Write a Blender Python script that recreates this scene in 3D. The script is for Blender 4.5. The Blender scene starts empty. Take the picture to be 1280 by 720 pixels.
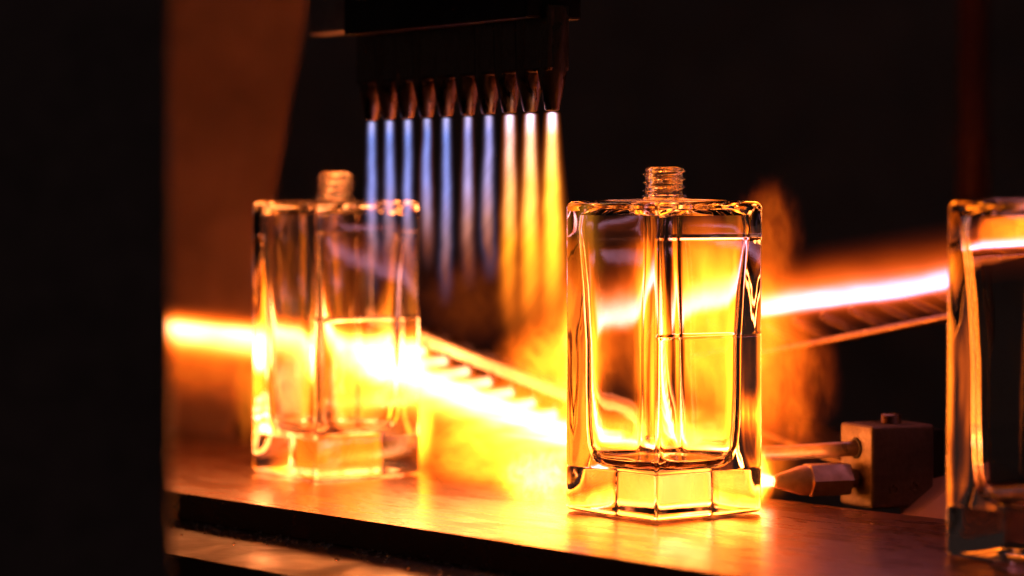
import bpy, bmesh, math, random
from mathutils import Vector, Matrix
random.seed(7)
sc = bpy.context.scene
C = sc.collection

# ------------------------------------------------------------------ camera
F_PX = 3400.0                      # focal length in photograph pixels (1280 wide)
CAM = Vector((0.0, 0.0, 0.0993))
PITCH = -math.atan(102.0 / F_PX)
cd = bpy.data.cameras.new('camera')
cam = bpy.data.objects.new('camera', cd)
C.objects.link(cam)
cam.location = CAM
cam.rotation_euler = (math.radians(90) + PITCH, 0, 0)
cd.sensor_width = 36.0
cd.lens = 36.0 * F_PX / 1280.0
cd.clip_start = 0.01
cd.clip_end = 50.0
cd.dof.use_dof = True
cd.dof.focus_distance = 0.868
cd.dof.aperture_fstop = 7.0
sc.camera = cam

# ------------------------------------------------------------------ world, exposure, sampling
w = bpy.data.worlds.new('World'); sc.world = w; w.use_nodes = True
bg = w.node_tree.nodes['Background']
bg.inputs[0].default_value = (0.017, 0.0100, 0.0088, 1)
bg.inputs[1].default_value = 1.0
vs = sc.view_settings
vs.view_transform = 'Standard'; vs.look = 'None'; vs.exposure = 0.0; vs.gamma = 1.0
vs.use_curve_mapping = False
sc.render.engine = 'CYCLES'
cy = sc.cycles
cy.max_bounces = 18; cy.transmission_bounces = 18; cy.glossy_bounces = 8
cy.diffuse_bounces = 3; cy.volume_bounces = 0; cy.transparent_max_bounces = 16
cy.caustics_reflective = True; cy.caustics_refractive = True
cy.blur_glossy = 0.3
cy.sample_clamp_indirect = 20.0
cy.use_denoising = True
cy.volume_max_steps = 256

F = Vector((0, math.cos(PITCH), math.sin(PITCH)))
U = Vector((0, -math.sin(PITCH), math.cos(PITCH)))
def P(x, y, Y):
    """point at depth Y (metres from the camera) that the photograph shows at x, y"""
    d = F + Vector((1, 0, 0)) * ((x - 640) / F_PX) + U * ((360 - y) / F_PX)
    return CAM + d * (Y / d.y)

# The place has no lamp: all light comes from the burning gas itself (the emitting flame volumes below).

# ------------------------------------------------------------------ helpers
def link(name, me, mat=None, parent=None, smooth=False, loc=None):
    o = bpy.data.objects.new(name, me); C.objects.link(o)
    if mat: me.materials.append(mat)
    if smooth:
        for p in me.polygons: p.use_smooth = True
    if parent: o.parent = parent
    if loc is not None: o.location = loc
    return o
def tag(o, label=None, cat=None, group=None, kind=None):
    if label: o['label'] = label
    if cat: o['category'] = cat
    if group: o['group'] = group
    if kind: o['kind'] = kind
    return o
def empty(name, loc=(0, 0, 0)):
    o = bpy.data.objects.new(name, None); C.objects.link(o); o.location = loc
    o.empty_display_size = 0.01
    return o
def bm_mesh(bm, name='m'):
    bmesh.ops.recalc_face_normals(bm, faces=bm.faces)
    me = bpy.data.meshes.new(name); bm.to_mesh(me); bm.free()
    return me
def basis(x, z=None):
    """orthonormal matrix whose X axis is x, Z close to z"""
    x = x.normalized(); z = Vector(z or (0, 0, 1))
    y = z.cross(x).normalized(); z = x.cross(y)
    return Matrix((x, y, z)).transposed()
def box_mesh(sx, sy, sz, bev=0.0, seg=2, org=(0, 0, 0)):
    bm = bmesh.new(); bmesh.ops.create_cube(bm, size=1)
    for v in bm.verts:
        v.co = Vector((v.co.x * sx, v.co.y * sy, v.co.z * sz)) + Vector(org)
    if bev: bmesh.ops.bevel(bm, geom=bm.edges[:], offset=bev, segments=seg, affect='EDGES', profile=.6)
    return bm_mesh(bm)
def lathe_mesh(prof, n=24, rad=None):
    """prof: list of (r, z); closed at both ends when r == 0"""
    bm = bmesh.new(); rings = []
    for r, z in prof:
        if r <= 1e-9: rings.append([bm.verts.new((0, 0, z))])
        else: rings.append([bm.verts.new((r * math.cos(2*math.pi*i/n), r * math.sin(2*math.pi*i/n), z)) for i in range(n)])
    for a, b in zip(rings, rings[1:]):
        for i in range(n):
            j = (i + 1) % n
            if len(a) == 1: bm.faces.new((a[0], b[i], b[j]))
            elif len(b) == 1: bm.faces.new((a[i], a[j], b[0]))
            else: bm.faces.new((a[i], a[j], b[j], b[i]))
    return bm_mesh(bm)
def orient(o, loc, zdir, up=(0, 1, 0.01)):
    """put o at loc with its local Z along zdir"""
    z = Vector(zdir).normalized(); x = Vector(up).cross(z).normalized(); y = z.cross(x)
    m = Matrix((x, y, z)).transposed().to_4x4(); m.translation = loc
    o.matrix_world = m
    return o
def tube_mesh(pts, r, n=12):
    bm = bmesh.new(); rings = []
    for k, p in enumerate(pts):
        a = pts[max(0, k-1)]; b = pts[min(len(pts)-1, k+1)]
        t = (b - a).normalized(); s = t.cross(Vector((0, 0.3, 1))).normalized(); q = t.cross(s)
        rings.append([bm.verts.new(p + (s*math.cos(2*math.pi*i/n) + q*math.sin(2*math.pi*i/n))*r) for i in range(n)])
    for a, b in zip(rings, rings[1:]):
        for i in range(n): bm.faces.new((a[i], a[(i+1) % n], b[(i+1) % n], b[i]))
    bm.faces.new(rings[0]); bm.faces.new(rings[-1])
    return bm_mesh(bm)

# ------------------------------------------------------------------ node helpers
class Nodes:
    def __init__(s, nt): s.nt = nt
    def new(s, t, **k):
        n = s.nt.nodes.new(t)
        for a, b in k.items(): setattr(n, a, b)
        return n
    def put(s, sock, v):
        if isinstance(v, bpy.types.NodeSocket): s.nt.links.new(v, sock)
        else: sock.default_value = v
    def m(s, op, a, b=0.0, c=0.0, clamp=False):
        n = s.new('ShaderNodeMath', operation=op); n.use_clamp = clamp
        s.put(n.inputs[0], a); s.put(n.inputs[1], b); s.put(n.inputs[2], c)
        return n.outputs[0]
    def mul(s, a, b): return s.m('MULTIPLY', a, b)
    def add(s, a, b): return s.m('ADD', a, b)
    def sub(s, a, b): return s.m('SUBTRACT', a, b)
    def gauss(s, a, k=1.0): return s.m('EXPONENT', s.mul(s.mul(a, a), -k))
    def step(s, a, lo, hi, o0=0.0, o1=1.0):
        n = s.new('ShaderNodeMapRange', interpolation_type='SMOOTHSTEP')
        s.put(n.inputs[0], a); s.put(n.inputs[1], lo); s.put(n.inputs[2], hi); s.put(n.inputs[3], o0); s.put(n.inputs[4], o1)
        return n.outputs[0]
    def xyz(s):
        t = s.new('ShaderNodeTexCoord'); x = s.new('ShaderNodeSeparateXYZ')
        s.nt.links.new(t.outputs['Object'], x.inputs[0])
        return x.outputs[0], x.outputs[1], x.outputs[2]
    def comb(s, a, b, c):
        n = s.new('ShaderNodeCombineXYZ'); s.put(n.inputs[0], a); s.put(n.inputs[1], b); s.put(n.inputs[2], c)
        return n.outputs[0]
    def noise(s, vec, scale, detail=2.0, dist=0.0):
        n = s.new('ShaderNodeTexNoise'); s.put(n.inputs['Vector'], vec)
        n.inputs['Scale'].default_value = scale; n.inputs['Detail'].default_value = detail
        n.inputs['Distortion'].default_value = dist
        return n.outputs[0]
    def ramp(s, f, stops):
        n = s.new('ShaderNodeValToRGB'); r = n.color_ramp
        while len(r.elements) < len(stops): r.elements.new(0.5)
        for e, (p, c) in zip(r.elements, stops): e.position = p; e.color = (*c, 1)
        s.put(n.inputs[0], f)
        return n.outputs[0]
def new_mat(name):
    m = bpy.data.materials.new(name); m.use_nodes = True
    nt = m.node_tree; nt.nodes.clear()
    out = nt.nodes.new('ShaderNodeOutputMaterial')
    return m, Nodes(nt), out
def fire_mat(name, core_fn, stops, strength):
    """volume emission; core_fn(n) gives 0..1 in object space, stops colour it"""
    m, n, out = new_mat(name)
    core = core_fn(n)
    em = n.new('ShaderNodeEmission')
    n.put(em.inputs[0], n.ramp(core, stops)); n.put(em.inputs[1], n.mul(core, strength))
    n.nt.links.new(em.outputs[0], out.inputs['Volume'])
    return m
def metal(name, col, rough=.35, scale=(60, 60, 60), var=.35, bump=.15, metallic=1.0, rvar=.15):
    m, n, out = new_mat(name)
    b = n.new('ShaderNodeBsdfPrincipled')
    x, y, z = n.xyz()
    v = n.comb(n.mul(x, scale[0]), n.mul(y, scale[1]), n.mul(z, scale[2]))
    t = n.noise(v, 3.0, 6.0, .4)
    t2 = n.noise(v, .7, 4.0, .8)
    f = n.add(n.mul(t, .5), n.mul(t2, .5))
    lo = tuple(c * (1 - var) for c in col); hi = tuple(min(1, c * (1 + var)) for c in col)
    n.put(b.inputs['Base Color'], n.ramp(f, [(.3, lo), (.7, hi)]))
    n.put(b.inputs['Roughness'], n.step(t2, .3, .7, max(.03, rough - rvar), rough + rvar))
    b.inputs['Metallic'].default_value = metallic
    bp = n.new('ShaderNodeBump'); bp.inputs['Strength'].default_value = bump; bp.inputs['Distance'].default_value = .0006
    n.put(bp.inputs['Height'], t); n.nt.links.new(bp.outputs[0], b.inputs['Normal'])
    n.nt.links.new(b.outputs[0], out.inputs[0])
    return m

# materials
M_DARK = metal('soot_steel', (.022, .017, .016), .55, metallic=.6)
M_NOZ = metal('scaled_nozzle_steel', (.17, .115, .085), .36, scale=(300, 300, 120), bump=.3)
M_BLOCK = metal('zinc_block', (.15, .095, .068), .5, scale=(150, 150, 150), bump=.25, metallic=.7)
M_PAINT = metal('grey_paint', (.32, .28, .28), .6, metallic=0)
M_PIPE = metal('burner_pipe', (.20, .13, .09), .42, scale=(200, 200, 80), metallic=.5)
M_BLACK = metal('black_paint', (.26, .25, .27), .6, metallic=0)
M_GUARD = metal('rusty_sheet', (.55, .31, .20), .62, scale=(12, 12, 12), metallic=.3)
M_TUBE = metal('gas_tube', (.42, .30, .24), .42, scale=(120, 120, 120), metallic=.6)
M_BAR = metal('burner_bar_steel', (.55, .44, .34), .45, scale=(100, 100, 100), metallic=.4)

def plate_mat():
    m, n, out = new_mat('worn_conveyor_steel')
    b = n.new('ShaderNodeBsdfPrincipled')
    x, y, z = n.xyz()
    v = n.comb(n.mul(x, 6.), n.mul(y, 55.), n.mul(z, 20.))       # x runs along the track: drag marks
    v2 = n.comb(n.mul(x, 14.), n.mul(y, 30.), 0.0)
    s = n.noise(v, 5.0, 8.0, .5); g = n.noise(v2, 1.6, 5.0, 1.2); fine = n.noise(v2, 22.0, 4.0, .2)
    f = n.add(n.mul(s, .45), n.mul(g, .55))
    n.put(b.inputs['Base Color'], n.ramp(f, [(.30, (.26, .110, .062)), (.50, (.31, .135, .076)), (.70, (.36, .165, .095))]))
    n.put(b.inputs['Roughness'], n.step(f, .30, .72, .36, .20))
    b.inputs['Metallic'].default_value = .8
    bp = n.new('ShaderNodeBump'); bp.inputs['Strength'].default_value = .25; bp.inputs['Distance'].default_value = .0004
    n.put(bp.inputs['Height'], n.add(n.mul(s, .7), n.mul(fine, .3))); n.nt.links.new(bp.outputs[0], b.inputs['Normal'])
    n.nt.links.new(b.outputs[0], out.inputs[0])
    return m
M_PLATE = plate_mat()
def glass_mat():
    m, n, out = new_mat('clear_glass')
    g = n.new('ShaderNodeBsdfGlass'); g.inputs['IOR'].default_value = 1.5; g.inputs['Roughness'].default_value = 0.0
    g.inputs['Color'].default_value = (1.0, .985, .965, 1)
    x, y, z = n.xyz()
    t = n.noise(n.comb(x, y, n.mul(z, .35)), 85.0, 1.5, .3)
    bp = n.new('ShaderNodeBump'); bp.inputs['Strength'].default_value = .06; bp.inputs['Distance'].default_value = .0015
    n.put(bp.inputs['Height'], t); n.nt.links.new(bp.outputs[0], g.inputs['Normal'])
    n.nt.links.new(g.outputs[0], out.inputs[0])
    return m
M_GLASS = glass_mat()

# ------------------------------------------------------------------ setting: conveyor track and backdrop
A = math.radians(-50.5)
T = Vector((math.cos(A), math.sin(A), 0))             # along the track, towards the camera's right
NRM = Vector((-T.y, T.x, 0))                          # across the track, away from the camera
FRONT = Vector((.054, .734, 0))
def track_prism(name, prof, mat, t0, t1, bev=.0008, kind='structure'):
    """prof: (across, z) polygon swept along the track"""
    bm = bmesh.new()
    a = [bm.verts.new((t0, p[0], p[1])) for p in prof]; b = [bm.verts.new((t1, p[0], p[1])) for p in prof]
    bm.faces.new(a); bm.faces.new(b[::-1])
    for i in range(len(prof)):
        j = (i + 1) % len(prof); bm.faces.new((a[i], a[j], b[j], b[i]))
    if bev: bmesh.ops.bevel(bm, geom=[e for e in bm.edges], offset=bev, segments=2, affect='EDGES')
    o = link(name, bm_mesh(bm), mat)
    o.matrix_world = Matrix.Translation(FRONT) @ basis(T).to_4x4()
    if kind: o['kind'] = kind
    return o
track_prism('conveyor_plate', [(0, 0), (.146, 0), (.146, -.010), (0, -.010)], M_PLATE, -.62, .34)
track_prism('conveyor_side', [(.003, -.0102), (.03, -.0102), (.03, -.06), (.003, -.06)], M_DARK, -.62, .34)
track_prism('machine_ledge', [(-.054, -.0090), (-.0006, -.0090), (-.0006, -.022), (-.054, -.022)], metal('ledge_steel', (.085, .05, .034), .42, scale=(40, 40, 40), metallic=.7, bump=.4), -.62, .34)
track_prism('machine_front', [(-.050, -.0222), (-.002, -.0222), (-.002, -.20), (-.050, -.20)], M_DARK, -.62, .34)
track_prism('conveyor_underframe', [(.10, -.0102), (.144, -.0102), (.144, -.20), (.10, -.20)], M_DARK, -.62, .34)
o = link('back_wall', box_mesh(8.0, .02, 5.0), metal('dark_wall', (.34, .30, .31), .8, scale=(4, 4, 4), metallic=0)); o.location = (0, 4.2, .4); o['kind'] = 'structure'
o = link('floor', box_mesh(8.0, 6.0, .02), M_DARK); o.location = (0, 1.2, -.75); o['kind'] = 'structure'

# ------------------------------------------------------------------ glass bottles
def rsq(a, r, n=6, k=7):
    """rounded square outline, half size a, corner radius r; always 4*(n+k) points"""
    pts = []
    for q in range(4):
        ang = q * math.pi / 2
        c, s = math.cos(ang), math.sin(ang)
        loc = []
        for i in range(n + 1):                       # corner in the first quadrant
            t = i / n * math.pi / 2
            loc.append((a - r + r * math.cos(t), a - r + r * math.sin(t)))
        for i in range(1, k):                        # straight side towards the next corner
            f = i / k
            loc.append(((a - r) * (1 - 2*f), a))
        pts += [(x*c - y*s, x*s + y*c) for x, y in loc]
    return pts
NPT = len(rsq(1, .2))
def circ_like(r, ref):
    out = []
    for x, y in ref:
        l = math.hypot(x, y); out.append((x/l*r, y/l*r))
    return out
def bottle_body():
    a = .0228; H = .1010; bm = bmesh.new()
    ref = rsq(a, .0012)
    def ring(pts, z): return [bm.verts.new((x, y, z)) for x, y in pts]
    loops = []
    # outside
    for z, d, r in ((0.0, .0016, .0010), (.0003, .0007, .0012), (.0010, .0001, .0014), (.0016, 0, .0014), (.0141, 0, .0014),
                    (.0146, .00025, .0014), (.0151, 0.0000, .0014),
                    (.03, 0, .0014), (.05, .0001, .0014), (.0566, .0001, .0014), (.0573, .0001, .0014), (.0577, .0001, .0014), (.0580, .0001, .0014), (.0584, .0001, .0014), (.0591, .0001, .0014), (.07, .0001, .0014),
                    (.0879, 0, .0014), (.0886, 0, .0014), (.0890, 0, .0014), (.0893, 0, .0014), (.0897, 0, .0014), (.0904, 0, .0014), (H-.0022, 0, .0014), (H-.0012, .0003, .0016), (H-.0004, .0010, .0018), (H, .0021, .002)):
        pts = rsq(a - d, r)
        if .0575 < z < .0582 or .0888 < z < .0895:              # fine mould seams across one face
            pts = [(x, y + .00022) if y < -(a - .0006) else (x, y) for x, y in pts]
        loops.append(ring(pts, z))
    # top face to the neck opening
    for f in (.35, .7):
        p0 = rsq(a - .0021, .002); p1 = circ_like(.0072, p0)
        loops.append(ring([(u[0]*(1-f) + v[0]*f, u[1]*(1-f) + v[1]*f) for u, v in zip(p0, p1)], H + .0006*f))
    loops.append(ring(circ_like(.0072, ref), H + .0007))
    loops.append(ring(circ_like(.0042, ref), H + .0007))
    loops.append(ring(circ_like(.0042, ref), H - .0010))
    # cavity: shoulder, walls bowing in, rounded floor
    for z, b, r in ((H-.0022, .0075, .0074), (H-.0028, .0125, .0100), (H-.0036, .0175, .0080), (H-.0050, .0202, .0062), (H-.009, .0205, .0055), (H-.016, .0198, .0055),
                    (H-.028, .0188, .0058), (.055, .0180, .0062), (.040, .0180, .0064), (.028, .0178, .0068), (.0220, .0174, .0072), (.0190, .0166, .0078), (.0172, .0152, .0085), (.0163, .0132, .0085), (.0159, .0100, .0075), (.0158, .005, .0045)):
        loops.append(ring(rsq(b, r), z))
    for p, q in zip(loops, loops[1:]):
        for i in range(NPT):
            j = (i + 1) % NPT; bm.faces.new((p[i], p[j], q[j], q[i]))
    bm.faces.new(loops[0]); bm.faces.new(loops[-1])
    me = bm_mesh(bm, 'bottle_body')
    return me
def neck_mesh():
    bm = bmesh.new(); n = 48; rings = []
    z0 = 0.0; h = .0100
    prof = [(.0042, 0), (.0070, 0), (.0074, .0003), (.0074, .0008), (.0069, .0011), (.0060, .0013)]
    for r, z in prof: rings.append([(r, z, 0)] * n)
    K = 40
    for k in range(1, K + 1):
        z = .0013 + (h - .0020) * k / K
        row = []
        for i in range(n):
            ph = (z / .0026 - i / n) % 1.0
            ridge = math.exp(-((ph - .5) / .17) ** 2)
            fade = min(1, (z - .0013) / .0007, (h - .0006 - z) / .0006)
            row.append((.0061 + .0010 * ridge * max(0, fade), z, 0))
        rings.append(row)
    for r, z in ((.0056, h - .0002), (.0050, h), (.0046, h - .0001), (.0042, h - .0006)): rings.append([(r, z, 0)] * n)
    vs_ = [[bm.verts.new((row[i][0]*math.cos(2*math.pi*i/n), row[i][0]*math.sin(2*math.pi*i/n), row[i][1])) for i in range(n)] for row in rings]
    vs_.append(vs_[0])
    for a, b in zip(vs_, vs_[1:]):
        for i in range(n): bm.faces.new((a[i], a[(i+1) % n], b[(i+1) % n], b[i]))
    return bm_mesh(bm, 'bottle_neck')
def smooth_by_angle(me, ang=35):
    for p in me.polygons: p.use_smooth = True
    me.set_sharp_from_angle(angle=math.radians(ang))
BODY = bottle_body(); smooth_by_angle(BODY, 50)
NECK = neck_mesh(); smooth_by_angle(NECK, 60)
for me in (BODY, NECK): me.materials.append(M_GLASS)
def bottle(cx, cy, deg, label):
    t = empty('perfume_bottle', (cx, cy, .0003)); t.rotation_euler.z = math.radians(deg)
    b = link('body', BODY, parent=t); k = link('neck', NECK, parent=t); k.location.z = .1010 + .00075
    return tag(t, label, 'bottle', 'square perfume bottles standing on the conveyor')
bottle(.0492, .8815, 38.0, 'clear square glass bottle in the middle, sharp, with yellow fire behind it')
bottle(-.0656, 1.0110, 35.5, 'blurred clear glass bottle on the left under the blue burner flames')
bottle(.1545, .7640, 38.0, 'large blurred glass bottle cut off by the right edge of the picture')

# ------------------------------------------------------------------ overhead burner with ten nozzles
NA = P(465, 150, .970); NB = P(690, 138, .880)
bdir = (NB - NA).normalized()
burner = tag(empty('overhead_burner', (NA + NB) / 2), 'dark steel overhead burner with a row of ten tapered nozzles pointing down', 'burner')
def nozzle_mesh():
    return lathe_mesh([(.0011, .0002), (.0011, .004), (.0, .0041)][::-1] + [(.0021, 0.0), (.0024, .0004), (.0046, .0112), (.0048, .0125), (.0048, .0330), (0, .0331)], 20)
NOZ = nozzle_mesh(); NOZ.materials.append(M_NOZ); smooth_by_angle(NOZ, 40)
inv = Matrix.Translation(-burner.location)
mouths = []
PX = [465, 487, 510, 534, 558, 585, 611, 637, 663, 690]
# exact stations along the row from the photographed spacing
for i, px in enumerate(PX):
    # point on line NA-NB that projects to px
    k = (px - 640) / F_PX
    d = NB - NA; t = (k * NA.y - NA.x) / (d.x - k * d.y)
    p = NA + d * t; mouths.append(p)
    o = link('nozzle', NOZ, parent=burner); o.location = p - burner.location
    o.rotation_euler = (math.radians(random.uniform(-1.5, 1.5)), math.radians(random.uniform(-1.5, 1.5)), random.uniform(0, 6))
R3 = basis(bdir)
def along(name, sx, sy, sz, u, v, wz, mat, parent, bev=.0008):
    """box part in the burner's frame: u along the row, v across, wz height above the mouths"""
    o = link(name, box_mesh(sx, sy, sz, bev), mat); o.parent = parent
    o.matrix_local = (Matrix.Translation(R3 @ Vector((u, v, wz))) @ R3.to_4x4())
    return o
along('nozzle_body', .1175, .0088, .0215, .0, 0, .0232, M_NOZ, burner, .0012)
along('manifold', .112, .022, .020, .000, 0, .0395, M_DARK, burner)
along('cover_plate', .060, .026, .014, -.014, -.002, .0485, M_PAINT, burner, .001)
along('cover_plate', .046, .027, .030, .040, -.003, .0590, M_PAINT, burner, .001)
along('mounting_arm', .060, .008, .040, -.076, .008, .0530, M_PAINT, burner, .001)
for u in (-.038, .024):
    o = link('gas_pipe', lathe_mesh([(0, 0), (.0022, 0), (.0022, .03), (0, .03)], 14), M_NOZ, burner, True)
    o.location = R3 @ Vector((u, .0090, .006))
for u, z in ((-.02, .043), (.018, .050), (.046, .052)):
    o = link('bolt', lathe_mesh([(0, .0012), (.0016, .0012), (.0018, .0004), (.0018, -.001), (0, -.001)], 6), M_NOZ, burner)
    o.matrix_local = Matrix.Translation(R3 @ Vector((u, -.0185 if z > .05 else -.0125, z))) @ R3.to_4x4() @ Matrix.Rotation(math.radians(90), 4, 'X')

# the ten flames below it
def jet_core(L, r0, r1, seed, fade0=.35):
    def fn(n):
        x, y, z = n.xyz()
        t = n.m('DIVIDE', n.mul(z, -1.0), L)
        R = n.add(r0, n.mul(t, r1 - r0))
        wob = n.noise(n.comb(seed, seed * 1.7, n.mul(z, 1.0)), 55.0, 2.0)
        xx = n.add(x, n.mul(n.mul(n.sub(wob, .5), t), .004))
        r = n.m('DIVIDE', n.m('SQRT', n.add(n.mul(xx, xx), n.mul(y, y))), R)
        g = n.gauss(r, 1.6)
        ns = n.noise(n.comb(n.add(x, seed), y, n.mul(z, .25)), 420.0, 2.0)
        a = n.step(t, fade0, 1.0, 1.0, 0.0)
        st = n.mul(n.step(t, 0.0, .015), n.step(t, .03, .16, 1.5, 1.0))       # bright inner cone at the mouth
        fl = n.noise(n.comb(seed * 3.1, .5, n.sub(z, n.mul(x, 1.5))), 130.0, 3.0, .3)
        return n.mul(n.mul(n.mul(n.mul(g, a), st), n.add(.72, n.mul(ns, .56))), n.add(.62, n.mul(fl, .76)))
    return fn
def flame_domain(L, r0, r1):
    return lathe_mesh([(0, 0), (r0*2.0, 0), (r1*2.1, -L), (0, -L)], 16)
names10 = ['leftmost thin blue flame, over the left bottle', 'second thin blue flame from the left', 'third thin blue flame from the left, by the left bottle edge',
           'fourth blue flame from the left', 'fifth blue flame from the left', 'sixth flame from the left, pale violet', 'seventh flame from the left, violet blue',
           'third flame from the right, violet turning orange', 'second flame from the right, yellow with white core', 'rightmost bright yellow flame beside the middle bottle']
def axial_fire(name, core_fn, L, stops, strength, edge):
    """jet whose colour runs along its length; edge tints the thin rim"""
    m, n, out = new_mat(name)
    core = core_fn(n)
    x, y, z = n.xyz()
    t = n.m('DIVIDE', n.mul(z, -1.0), L)
    em = n.new('ShaderNodeEmission')
    mx = n.new('ShaderNodeMix', data_type='RGBA')
    n.put(mx.inputs[0], n.step(core, .0, .22)); mx.inputs[6].default_value = (*edge, 1); n.put(mx.inputs[7], n.ramp(t, stops))
    n.put(em.inputs[0], mx.outputs[2]); n.put(em.inputs[1], n.mul(core, strength))
    n.nt.links.new(em.outputs[0], out.inputs['Volume'])
    return m
for i, p in enumerate(mouths):
    warm = max(0.0, (i - 6) / 3)
    if i < 7:
        L, r0, r1 = (.066, .058, .064, .055, .067, .061, .058)[i], .0013, (.0025, .0027, .0024, .0027, .0025, .0028, .0029)[i]
        stops = [(0, (.62, .56, 1.0)), (.10, (.27, .36, 1.0)), (.38, (.34, .36, .92)), (.62, (.50, .28, .38)), (.85, (.6, .12, .02)), (1, (.6, .10, .01))]
        if i in (5, 6): stops = [(0, (.75, .60, 1.0)), (.10, (.42, .40, .95)), (.38, (.50, .38, .72)), (.60, (.62, .25, .20)), (.85, (.7, .13, .02)), (1, (.6, .10, .01))]
        st, edge = 400, (.60, .16, .14) if i in (3, 5) else (.34, .22, .42)
    else:
        L, r0, r1 = .078, .0015, (.0038, .0047, .0052)[i - 7]
        stops = [(0, (1, .75, 1.0)), (.10, (1, .46, .50 - .36 * warm)), (.3, (1, .34 + .04*warm, .14 - .11*warm)), (.55, (1, .26 + .03*warm, .012)), (1, (1, .14, .006))]
        st, edge = 560 + 520 * warm, (1, .17, .008)
    mt = axial_fire('jet_flame_fire', jet_core(L, r0, r1, i * 3.7), L, stops, st, edge)
    o = link('jet_flame', flame_domain(L, r0, r1), mt); o.location = p + Vector((0, 0, -.0002))
    tag(o, names10[i], 'flame', 'downward flames of the overhead burner')

# ------------------------------------------------------------------ slanted burners behind the track
def stub(L, ra, rb, c, mat):
    me = lathe_mesh([(0, .0042), (.0011, .0041), (.0011, .0002), (.0016, 0.0), (ra, .0005), (rb, c), (rb, L), (0, L)], 16)
    me.materials.append(mat); smooth_by_angle(me, 40)
    return me
SHORT = stub(.0105, .0020, .0036, .0045, M_NOZ); LONG = stub(.0165, .0016, .0020, .003, M_PIPE)
def slanted_burner(name, label, ms, back, bar_a, bar_b, bw, bh, SN, bar_mat):
    """ms: nozzle mouths; back: direction from mouth to base; bar from bar_a to bar_b"""
    t = tag(empty(name, (bar_a + bar_b) / 2), label, 'burner')
    for p in ms:
        o = link('nozzle', SN, parent=t); orient(o, p, back); o.matrix_world = Matrix.Translation(-t.location) @ o.matrix_world
    d = bar_b - bar_a
    o = link('gas_bar', box_mesh(d.length, bw, bh, .0012), bar_mat); o.parent = t
    o.matrix_local = basis(d).to_4x4()
    return t
# left one: descends to the right, jets blow towards the track
LM = [P(505 + 27.5 * i, 424 + 13.2 * i, 1.050 - .0072 * i) for i in range(11)]
ba, bb = P(470, 397, 1.066), P(830, 537, .976)
slanted_burner('slanted_burner', 'slanted burner bar with jagged nozzle row between left and middle bottles', LM, Vector((.35, .75, .62)), ba, bb, .010, .0052, SHORT, M_BAR)
# right one: rises to the right
RM = [P(992 + 35.5 * i, 401 - 7.4 * i, .985 - .0105 * i) for i in range(-3, 9)]
ra, rb = P(860, 462, 1.040), P(1330, 367, .905)
slanted_burner('slanted_burner', 'slanted dark burner with nozzle row rising behind the bottle on the right', RM, Vector((.80, .30, -.36)), ra, rb, .010, .0026, LONG, M_NOZ)

# ------------------------------------------------------------------ big flames
FIRE = [(0.0, (1, .12, .004)), (.5, (1, .175, .007)), (1.0, (1, .22, .010))]
BRIGHT = [(0.0, (1, .14, .005)), (.5, (1, .22, .012)), (1.0, (1, .32, .05))]
EMBER = [(0.0, (1, .09, .004)), (1.0, (1, .15, .006))]
def ribbon(name, label, a, b, zdir, h_up, h_dn, dep, strength, stops, amp=.25, nscale=40, fade=(.06, .94), seed=0, taper=(1, 1), teeth=None, violet=None, rag=.5):
    """flat flame along a->b; soft above (h_up) and below (h_dn) the core line, dep thick; taper scales
    the height from a to b, teeth = (pitch, height) notches the upper edge, violet cools the colour towards b"""
    d = b - a
    Bm = basis(d, zdir)
    m, n, out = new_mat(name + '_fire')
    x, y, z = n.xyz()
    u = n.m('DIVIDE', x, d.length)
    ns = n.noise(n.comb(n.add(n.mul(x, .45), seed), y, z), nscale, 3.0, .5)
    ns2 = n.noise(n.comb(n.add(n.mul(x, 1.0), seed + 5), n.mul(y, .5), n.mul(z, 3.0)), nscale * 1.7, 4.0, .8)
    zz = n.add(z, n.mul(n.sub(ns, .5), amp * (h_up + h_dn)))
    up = n.m('GREATER_THAN', zz, 0.0)
    if teeth:
        fr = n.m('FRACT', n.m('DIVIDE', x, teeth[0]))
        zz = n.add(zz, n.mul(n.mul(n.step(z, -.001, .003), fr), teeth[1]))
    hh = n.mul(n.add(n.mul(up, h_up - h_dn), h_dn), n.step(u, 0.0, 1.0, taper[0], taper[1]))
    g = n.gauss(n.m('DIVIDE', zz, hh), 1.5)
    gy = n.gauss(n.m('DIVIDE', y, dep), 1.5)
    e = n.mul(n.step(u, 0.0, fade[0]), n.step(u, fade[1], 1.0, 1.0, 0.0))
    c = n.mul(n.mul(n.mul(g, gy), e), n.add(1.0 - rag, n.mul(ns2, 2 * rag)))
    col = n.ramp(c, stops)
    if violet:
        mx = n.new('ShaderNodeMix', data_type='RGBA')
        n.put(mx.inputs[0], n.step(u, violet[0], violet[1])); n.put(mx.inputs[6], col); n.put(mx.inputs[7], n.ramp(c, violet[2]))
        col = mx.outputs[2]
    em = n.new('ShaderNodeEmission'); n.put(em.inputs[0], col); n.put(em.inputs[1], n.mul(c, strength))
    n.nt.links.new(em.outputs[0], out.inputs['Volume'])
    k = max(taper)
    me = box_mesh(d.length, dep * 3.6, (h_up + h_dn) * 2.1 * k, 0, org=(d.length / 2, 0, (h_up - h_dn) * 1.05 * k))
    o = link(name, me, m); M4 = Bm.to_4x4(); M4.translation = a; o.matrix_world = M4
    return tag(o, label, 'flame')
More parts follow.
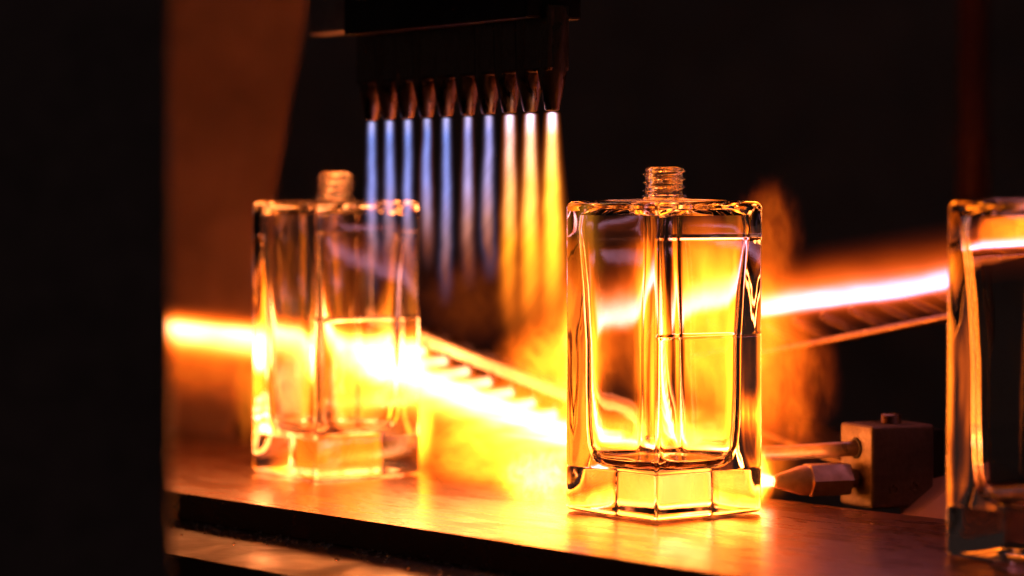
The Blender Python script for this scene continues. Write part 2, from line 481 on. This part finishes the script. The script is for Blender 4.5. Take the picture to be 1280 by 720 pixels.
def billow(name, label, c, rad, strength, stops, seed, warp=.5, nscale=2.2, rot=0, soft=(1.0, .1)):
    def fn(n):
        x, y, z = n.xyz()                       # object is scaled: local radius 1
        v = n.comb(n.add(x, seed), y, n.mul(z, .7))
        a = n.noise(v, nscale, 3.0, .4); b = n.noise(n.comb(n.add(x, seed + 9), y, z), nscale, 3.0, .4)
        xx = n.add(x, n.mul(n.sub(a, .5), warp * 2)); zz = n.add(z, n.mul(n.sub(b, .5), warp * 2))
        q = n.m('SQRT', n.add(n.add(n.mul(xx, xx), n.mul(y, y)), n.mul(zz, zz)))
        edge = n.m('SQRT', n.add(n.add(n.mul(x, x), n.mul(y, y)), n.mul(z, z)))
        tg = n.noise(n.comb(n.add(n.mul(x, 1.0), seed + 3), y, n.mul(z, .55)), nscale * 2.1, 4.0, 1.4)
        tongues = n.step(tg, .36, .62, .35, 1.35)
        return n.mul(n.mul(n.step(q, soft[1], soft[0], 1.0, 0.0), n.step(edge, .5, 1.0, 1.0, 0.0)), tongues)
    m = fire_mat(name + '_fire', fn, stops, strength)
    bm = bmesh.new(); bmesh.ops.create_icosphere(bm, subdivisions=3, radius=1.03)
    o = link(name, bm_mesh(bm), m); o.location = c; o.scale = rad; o.rotation_euler.y = math.radians(rot)
    return tag(o, label, 'flame')
PINK = [(0.0, (1, .09, .004)), (.10, (1, .13, .01)), (.30, (1, .22, .06)), (.6, (1, .36, .28)), (1.0, (1, .46, .46))]
HOT = [(0.0, (1, .11, .004)), (.20, (1, .18, .012)), (.5, (1, .28, .06)), (1.0, (1, .42, .18))]
# right: white ribbon above the slanted burner, with an orange veil over it; both run on along the track out of the picture
VIOLET = [(0.0, (1, .12, .03)), (.12, (.9, .14, .08)), (.35, (.9, .32, .50)), (1.0, (.9, .55, 1.0))]
ribbon('ribbon_flame', 'long white ribbon flame rising to the right behind the right bottle', P(700, 435, 1.060), P(1480, 305, .835), U, .0066, .0024, .006, 340, PINK, amp=.40, nscale=30, fade=(.05, .97), seed=3, taper=(1.1, .85), violet=(.30, .6, VIOLET), rag=.45)
ribbon('flame_veil', 'orange veil of fire above the long white ribbon flame on the right', P(800, 396, 1.032), P(1480, 292, .838), U, .0080, .0085, .007, 75, EMBER, amp=.5, nscale=26, seed=8, fade=(.25, .9), rag=.6)
# left: jets of the left burner merging into a white sheet, and its tail beyond the left bottle
ribbon('jet_sheet', 'white-hot sheet of jet flames between the left and middle bottles', P(395, 418, 1.035), P(880, 602, .945), U, .0048, .0085, .010, 900, HOT, amp=.45, nscale=40, seed=5, fade=(.16, .85), taper=(1.45, .8), teeth=(.0118, .0045), rag=.5)
ribbon('jet_tail', 'white flame tail left of the left bottle beside the dark post', P(150, 400, 1.12), P(490, 436, 1.05), U, .0044, .0090, .008, 700, HOT, amp=.35, nscale=26, seed=11, fade=(.16, .8), rag=.45)
ORD = ['first', 'second', 'third', 'fourth', 'fifth', 'sixth', 'seventh', 'eighth', 'ninth', 'tenth', 'eleventh']
jm = [axial_fire('burner_jet_fire', jet_core(.052, .0019, .0040, 80.0 + k, .15), .052, [(0, (1, .42, .20)), (.3, (1, .36, .12)), (.7, (1, .24, .02)), (1, (1, .16, .006))], 1150, (1, .16, .008)) for k in range(3)]
jd = flame_domain(.052, .0024, .0044)
for k, p in enumerate(LM):
    o = link('burner_jet', jd.copy(), jm[k % 3]); orient(o, p, -Vector((-.90, -.42, -.10 + random.uniform(-.03, .03))))
    tag(o, 'white jet blowing left from the %s nozzle of the slanted burner between the bottles' % ORD[k], 'flame', 'side jets of the slanted burner')
billow('fire_billow', 'orange and yellow fire seen inside the bottle at the right edge', P(1290, 318, .925), (.030, .014, .019), 260, FIRE, 77.0, .4)
billow('fire_glow', 'orange glow under the flame tail beside the left bottle', P(255, 445, 1.11), (.050, .014, .028), 58, EMBER, 2.0, .4)
# fire wrapping the back of the middle bottle
billow('fire_billow', 'yellow fire billowing behind the middle bottle', P(885, 415, .975), (.044, .020, .048), 300, FIRE, 4.0, .45, rot=-14)
billow('fire_billow', 'yellow fire spilling left of the middle bottle', P(700, 455, .948), (.032, .016, .024), 290, FIRE, 7.5, .4, rot=-25)
billow('fire_wisp', 'orange wisp curling at the upper right edge of the middle bottle', P(960, 300, .955), (.015, .009, .026), 75, EMBER, 12.0, 1.0, nscale=2.6)
billow('fire_wisp', 'orange glow below the flame at the lower right of the middle bottle', P(968, 478, .925), (.025, .018, .038), 85, EMBER, 15.0, .9, nscale=2.8)
m = axial_fire('lick_fire', jet_core(.042, .0062, .0022, 73.0, .2), .042, [(0, (1, .22, .012)), (.5, (1, .20, .010)), (1, (1, .13, .005))], 420, (1, .13, .005))
o = link('fire_lick', flame_domain(.042, .0085, .0040), m); orient(o, P(484, 452, 1.048), (-.12, 0, -1))
tag(o, 'small yellow tongue of fire licking upward behind the left bottle', 'flame')
billow('fire_glow', 'yellow fire low over the track left of the middle bottle', P(665, 560, .930), (.056, .026, .024), 300, FIRE, 22.0, .35)
billow('fire_billow', 'low yellow fire behind the base of the middle bottle', P(850, 575, .945), (.046, .014, .026), 750, BRIGHT, 27.0, .35)

billow('fire_wisp', 'yellow fire wrapping the right rear side of the middle bottle', Vector((.0765, .9100, .034)), (.009, .018, .058), 420, FIRE, 31.0, .3)
billow('fire_wisp', 'yellow fire wrapping the left rear side of the middle bottle', Vector((.0225, .9250, .040)), (.012, .014, .056), 380, FIRE, 35.0, .3)
billow('fire_wisp', 'low bright fire at the right foot of the middle bottle', Vector((.0790, .9040, .009)), (.010, .022, .014), 1700, BRIGHT, 51.0, .2)
billow('fire_wisp', 'low bright fire at the left foot of the middle bottle', Vector((.0100, .9170, .008)), (.022, .024, .016), 800, BRIGHT, 55.0, .6)
billow('fire_burst', 'blown-out white burst of fire at the right side of the left bottle', P(487, 452, 1.030), (.024, .013, .017), 1300, HOT, 61.0, .35)
billow('fire_wisp', 'fire at the right foot of the left bottle', Vector((-.0366, 1.0335, .018)), (.010, .020, .028), 900, FIRE, 65.0, .3)
billow('fire_wisp', 'fire at the left rear side of the left bottle', Vector((-.1000, 1.0500, .030)), (.012, .016, .034), 60, FIRE, 69.0, .4)
ribbon('jet_reflection', 'upper thin white streak imitating jets reflected in the track beside the middle bottle', P(545, 512, .962), P(790, 548, .935), U, .0013, .0016, .006, 800, HOT, amp=.4, nscale=40, seed=15, fade=(.5, .9), rag=.4)  # this and the next: emitting streaks standing in for the plate's reflection of the jets
ribbon('jet_reflection', 'lower thin white streak imitating jets reflected in the track beside the middle bottle', P(580, 536, .955), P(790, 562, .930), U, .0010, .0014, .006, 620, HOT, amp=.4, nscale=40, seed=21, fade=(.55, .9), rag=.4)
billow('fire_billow', 'low fire behind the base of the left bottle', P(425, 560, 1.058), (.036, .012, .020), 190, FIRE, 83.0, .35)
billow('fire_glow', 'dim ember haze of spent gas below the blue flames', P(590, 375, .985), (.030, .016, .024), 7, EMBER, 47.0, .3)
billow('fire_billow', 'yellow fire behind the left bottle', P(432, 492, 1.062), (.036, .014, .034), 330, FIRE, 39.0, .4)
billow('fire_billow', 'yellow fire behind the bottle at the right edge', Vector((.186, .798, .052)), (.011, .013, .056), 420, FIRE, 43.0, .35)

# ------------------------------------------------------------------ gas block with pilot nozzle
BLK = P(1090, 632, .905)
blk = tag(empty('gas_block', (BLK.x, BLK.y, -.002)), 'small metal clamp block with screw, gas tube and pilot nozzle, right of middle bottle', 'gas block')
blk.rotation_euler.z = math.radians(24)
s = .905 / F_PX
bh = 105 * s
body_ = link('block', box_mesh(.0245, .021, bh, .0016, 3, org=(.01225, .0105, bh / 2)), metal('dark_block', (.105, .07, .055), .5, scale=(150, 150, 150), bump=.5, metallic=.5), blk)
o = link('side_lug', box_mesh(.010, .012, bh * .74, .0008, 2, org=(.0265, .011, bh * .55)), M_DARK, blk)
sc_ = link('screw', lathe_mesh([(0, -.002), (.0032, -.002)] + [(.0032 + (.0004 if k % 2 else 0), .0004 * k) for k in range(8)] + [(.0028, .0033), (.0012, .0033), (.0010, .0022), (0, .0022)], 20), M_NOZ, body_)
sc_.location = (.013, .009, bh)
for x, z in ((.0085, .0065), (.0165, .0072)):
    o = link('set_screw', lathe_mesh([(0, -.001), (.0017, -.001), (.0017, .0003), (.0011, .0003), (.0009, -.0006), (0, -.0006)][::-1], 16), M_NOZ, body_)
    o.location = (x, -.0001, z); o.rotation_euler.x = math.radians(90)
Bi = (Matrix.Translation(blk.location) @ Matrix.Rotation(blk.rotation_euler.z, 4, 'Z')).inverted()
def put_local(name, me, mat, pts=None):
    o = link(name, me, mat, blk, True); o.matrix_local = Bi
    return o
tp = [P(880, 566, .945), P(930, 567, .935), P(985, 566, .928), P(1030, 563, .920), P(1072, 560, .915), P(1100, 559, .925)]
put_local('gas_tube', tube_mesh(tp, .0026), M_TUBE)
tl = Bi @ tp[4]; tl2 = Bi @ tp[5]; f = -tl.x / (tl2.x - tl.x); hit = tl.lerp(tl2, f)
o = link('tube_socket', lathe_mesh([(.0025, 0), (.0033, 0), (.0036, .0003), (.0025, .0004), (.0025, 0)], 24), M_DARK, body_, True)
o.location = (-.0001, hit.y, hit.z); o.rotation_euler.y = math.radians(-90)
ax = (P(1060, 598, .914) - P(966, 602, .905))
def local_axis(o, p, d):
    z = d.normalized(); x = Vector((0, 0, 1)).cross(z).normalized(); y = z.cross(x)
    m = Matrix((x, y, z)).transposed().to_4x4(); m.translation = p
    o.matrix_local = Bi @ m
L = ax.length
pn = link('pilot_nozzle', lathe_mesh([(0, .003), (.0011, .003), (.0011, .0), (.0017, 0), (.0021, .0005), (.0023, .0012), (.0049, .0100), (.0052, .0122), (.0046, .0122), (0, .0122)], 24), M_TUBE, blk)
smooth_by_angle(pn.data, 30); local_axis(pn, P(966, 602, .905), ax)
hx = link('hex_nut', lathe_mesh([(0, .0120), (.0050, .0120), (.0060, .0128), (.0060, L - .0006), (.0052, L), (.0036, L), (.0036, L + .008), (0, L + .008)], 6), M_TUBE, blk); local_axis(hx, P(966, 602, .905), ax)
# its small flame
m = axial_fire('pilot_fire', jet_core(.045, .0016, .0065, 40.0), .045, [(0, (1, .9, .8)), (1, (1, .5, .1))], 900, (1, .3, .03))
o = link('pilot_flame', flame_domain(.045, .0016, .0065), m); orient(o, P(966, 602, .905), ax + Vector((0, -.045, 0)))
tag(o, 'white pilot flame blowing left from the tip of the gas block nozzle', 'flame')

# ------------------------------------------------------------------ surroundings
def slab(name, corners, depth, mat, label, cat):
    """sheet through four points, given thickness away from the camera"""
    bm = bmesh.new(); nrm = (corners[1] - corners[0]).cross(corners[3] - corners[0]).normalized()
    if nrm.y < 0: nrm.negate()
    f = [bm.verts.new(c) for c in corners]; g = [bm.verts.new(c + nrm * depth) for c in corners]
    bm.faces.new(f); bm.faces.new(g[::-1])
    for i in range(4): bm.faces.new((f[i], f[(i+1) % 4], g[(i+1) % 4], g[i]))
    bmesh.ops.bevel(bm, geom=bm.edges[:], offset=min(.001, depth * .3), segments=2, affect='EDGES')
    return tag(link(name, bm_mesh(bm), mat), label, cat)
o = link('machine_post', box_mesh(.14, .03, .8, .002), M_BLACK); o.location = (P(160, 360, .56).x - .066, .585, .0); o.rotation_euler.z = math.radians(14)
tag(o, 'blurred black post filling the left edge in the foreground', 'post')
slab('guard_sheet', [P(90, -120, 1.36), P(402, -120, 1.30), P(286, 560, 1.24), P(90, 600, 1.28)], .003, M_GUARD, 'brown slanted guard sheet behind the left bottle', 'guard')
o = link('machine_pole', lathe_mesh([(0, -.5), (.0080, -.5), (.0080, .128), (.0092, .130), (.0092, .134), (.0080, .136), (.0080, .6), (0, .6)], 28), metal('red_brown_pole', (.12, .04, .035), .5, metallic=.3), smooth=True)
o.location = P(1216, 360, 1.35); o.location.z = 0.0
tag(o, 'dim red-brown upright pole in the dark background on the right', 'pole')
# drip chute behind the gas block
slab('drip_chute', [P(930, 530, .99), P(1090, 590, .96), P(1060, 541, 1.03), P(925, 495, 1.04)], .002, M_BLOCK, 'sloping dull metal chute behind the gas tube', 'chute')
slab('bracket', [P(1125, 660, .90), P(1215, 660, .89), P(1215, 585, .91), P(1125, 605, .93)], .004, M_GUARD, 'brown metal bracket beside the gas block', 'bracket')

# glass granules on the ledge
bm = bmesh.new()
Fm = Matrix.Translation(FRONT) @ basis(T).to_4x4()
for k in range(330):
    t = random.uniform(-.30, -.06); a = -abs(random.gauss(0.006, .007)) - .001
    if a < -.052: continue
    r = random.uniform(.0003, .0009)
    mm = Fm @ Matrix.Translation((t, a, -.0090 + r * .6)) @ Matrix.Rotation(random.uniform(0, 6), 4, 'Z') @ Matrix.Diagonal((1, random.uniform(.6, 1), random.uniform(.5, .9), 1))
    bmesh.ops.create_icosphere(bm, subdivisions=1, radius=r, matrix=mm)
o = link('glass_granules', bm_mesh(bm), M_GLASS, smooth=True)
tag(o, 'fine sparkling glass granules scattered on the ledge below the conveyor', 'granules', kind='stuff')
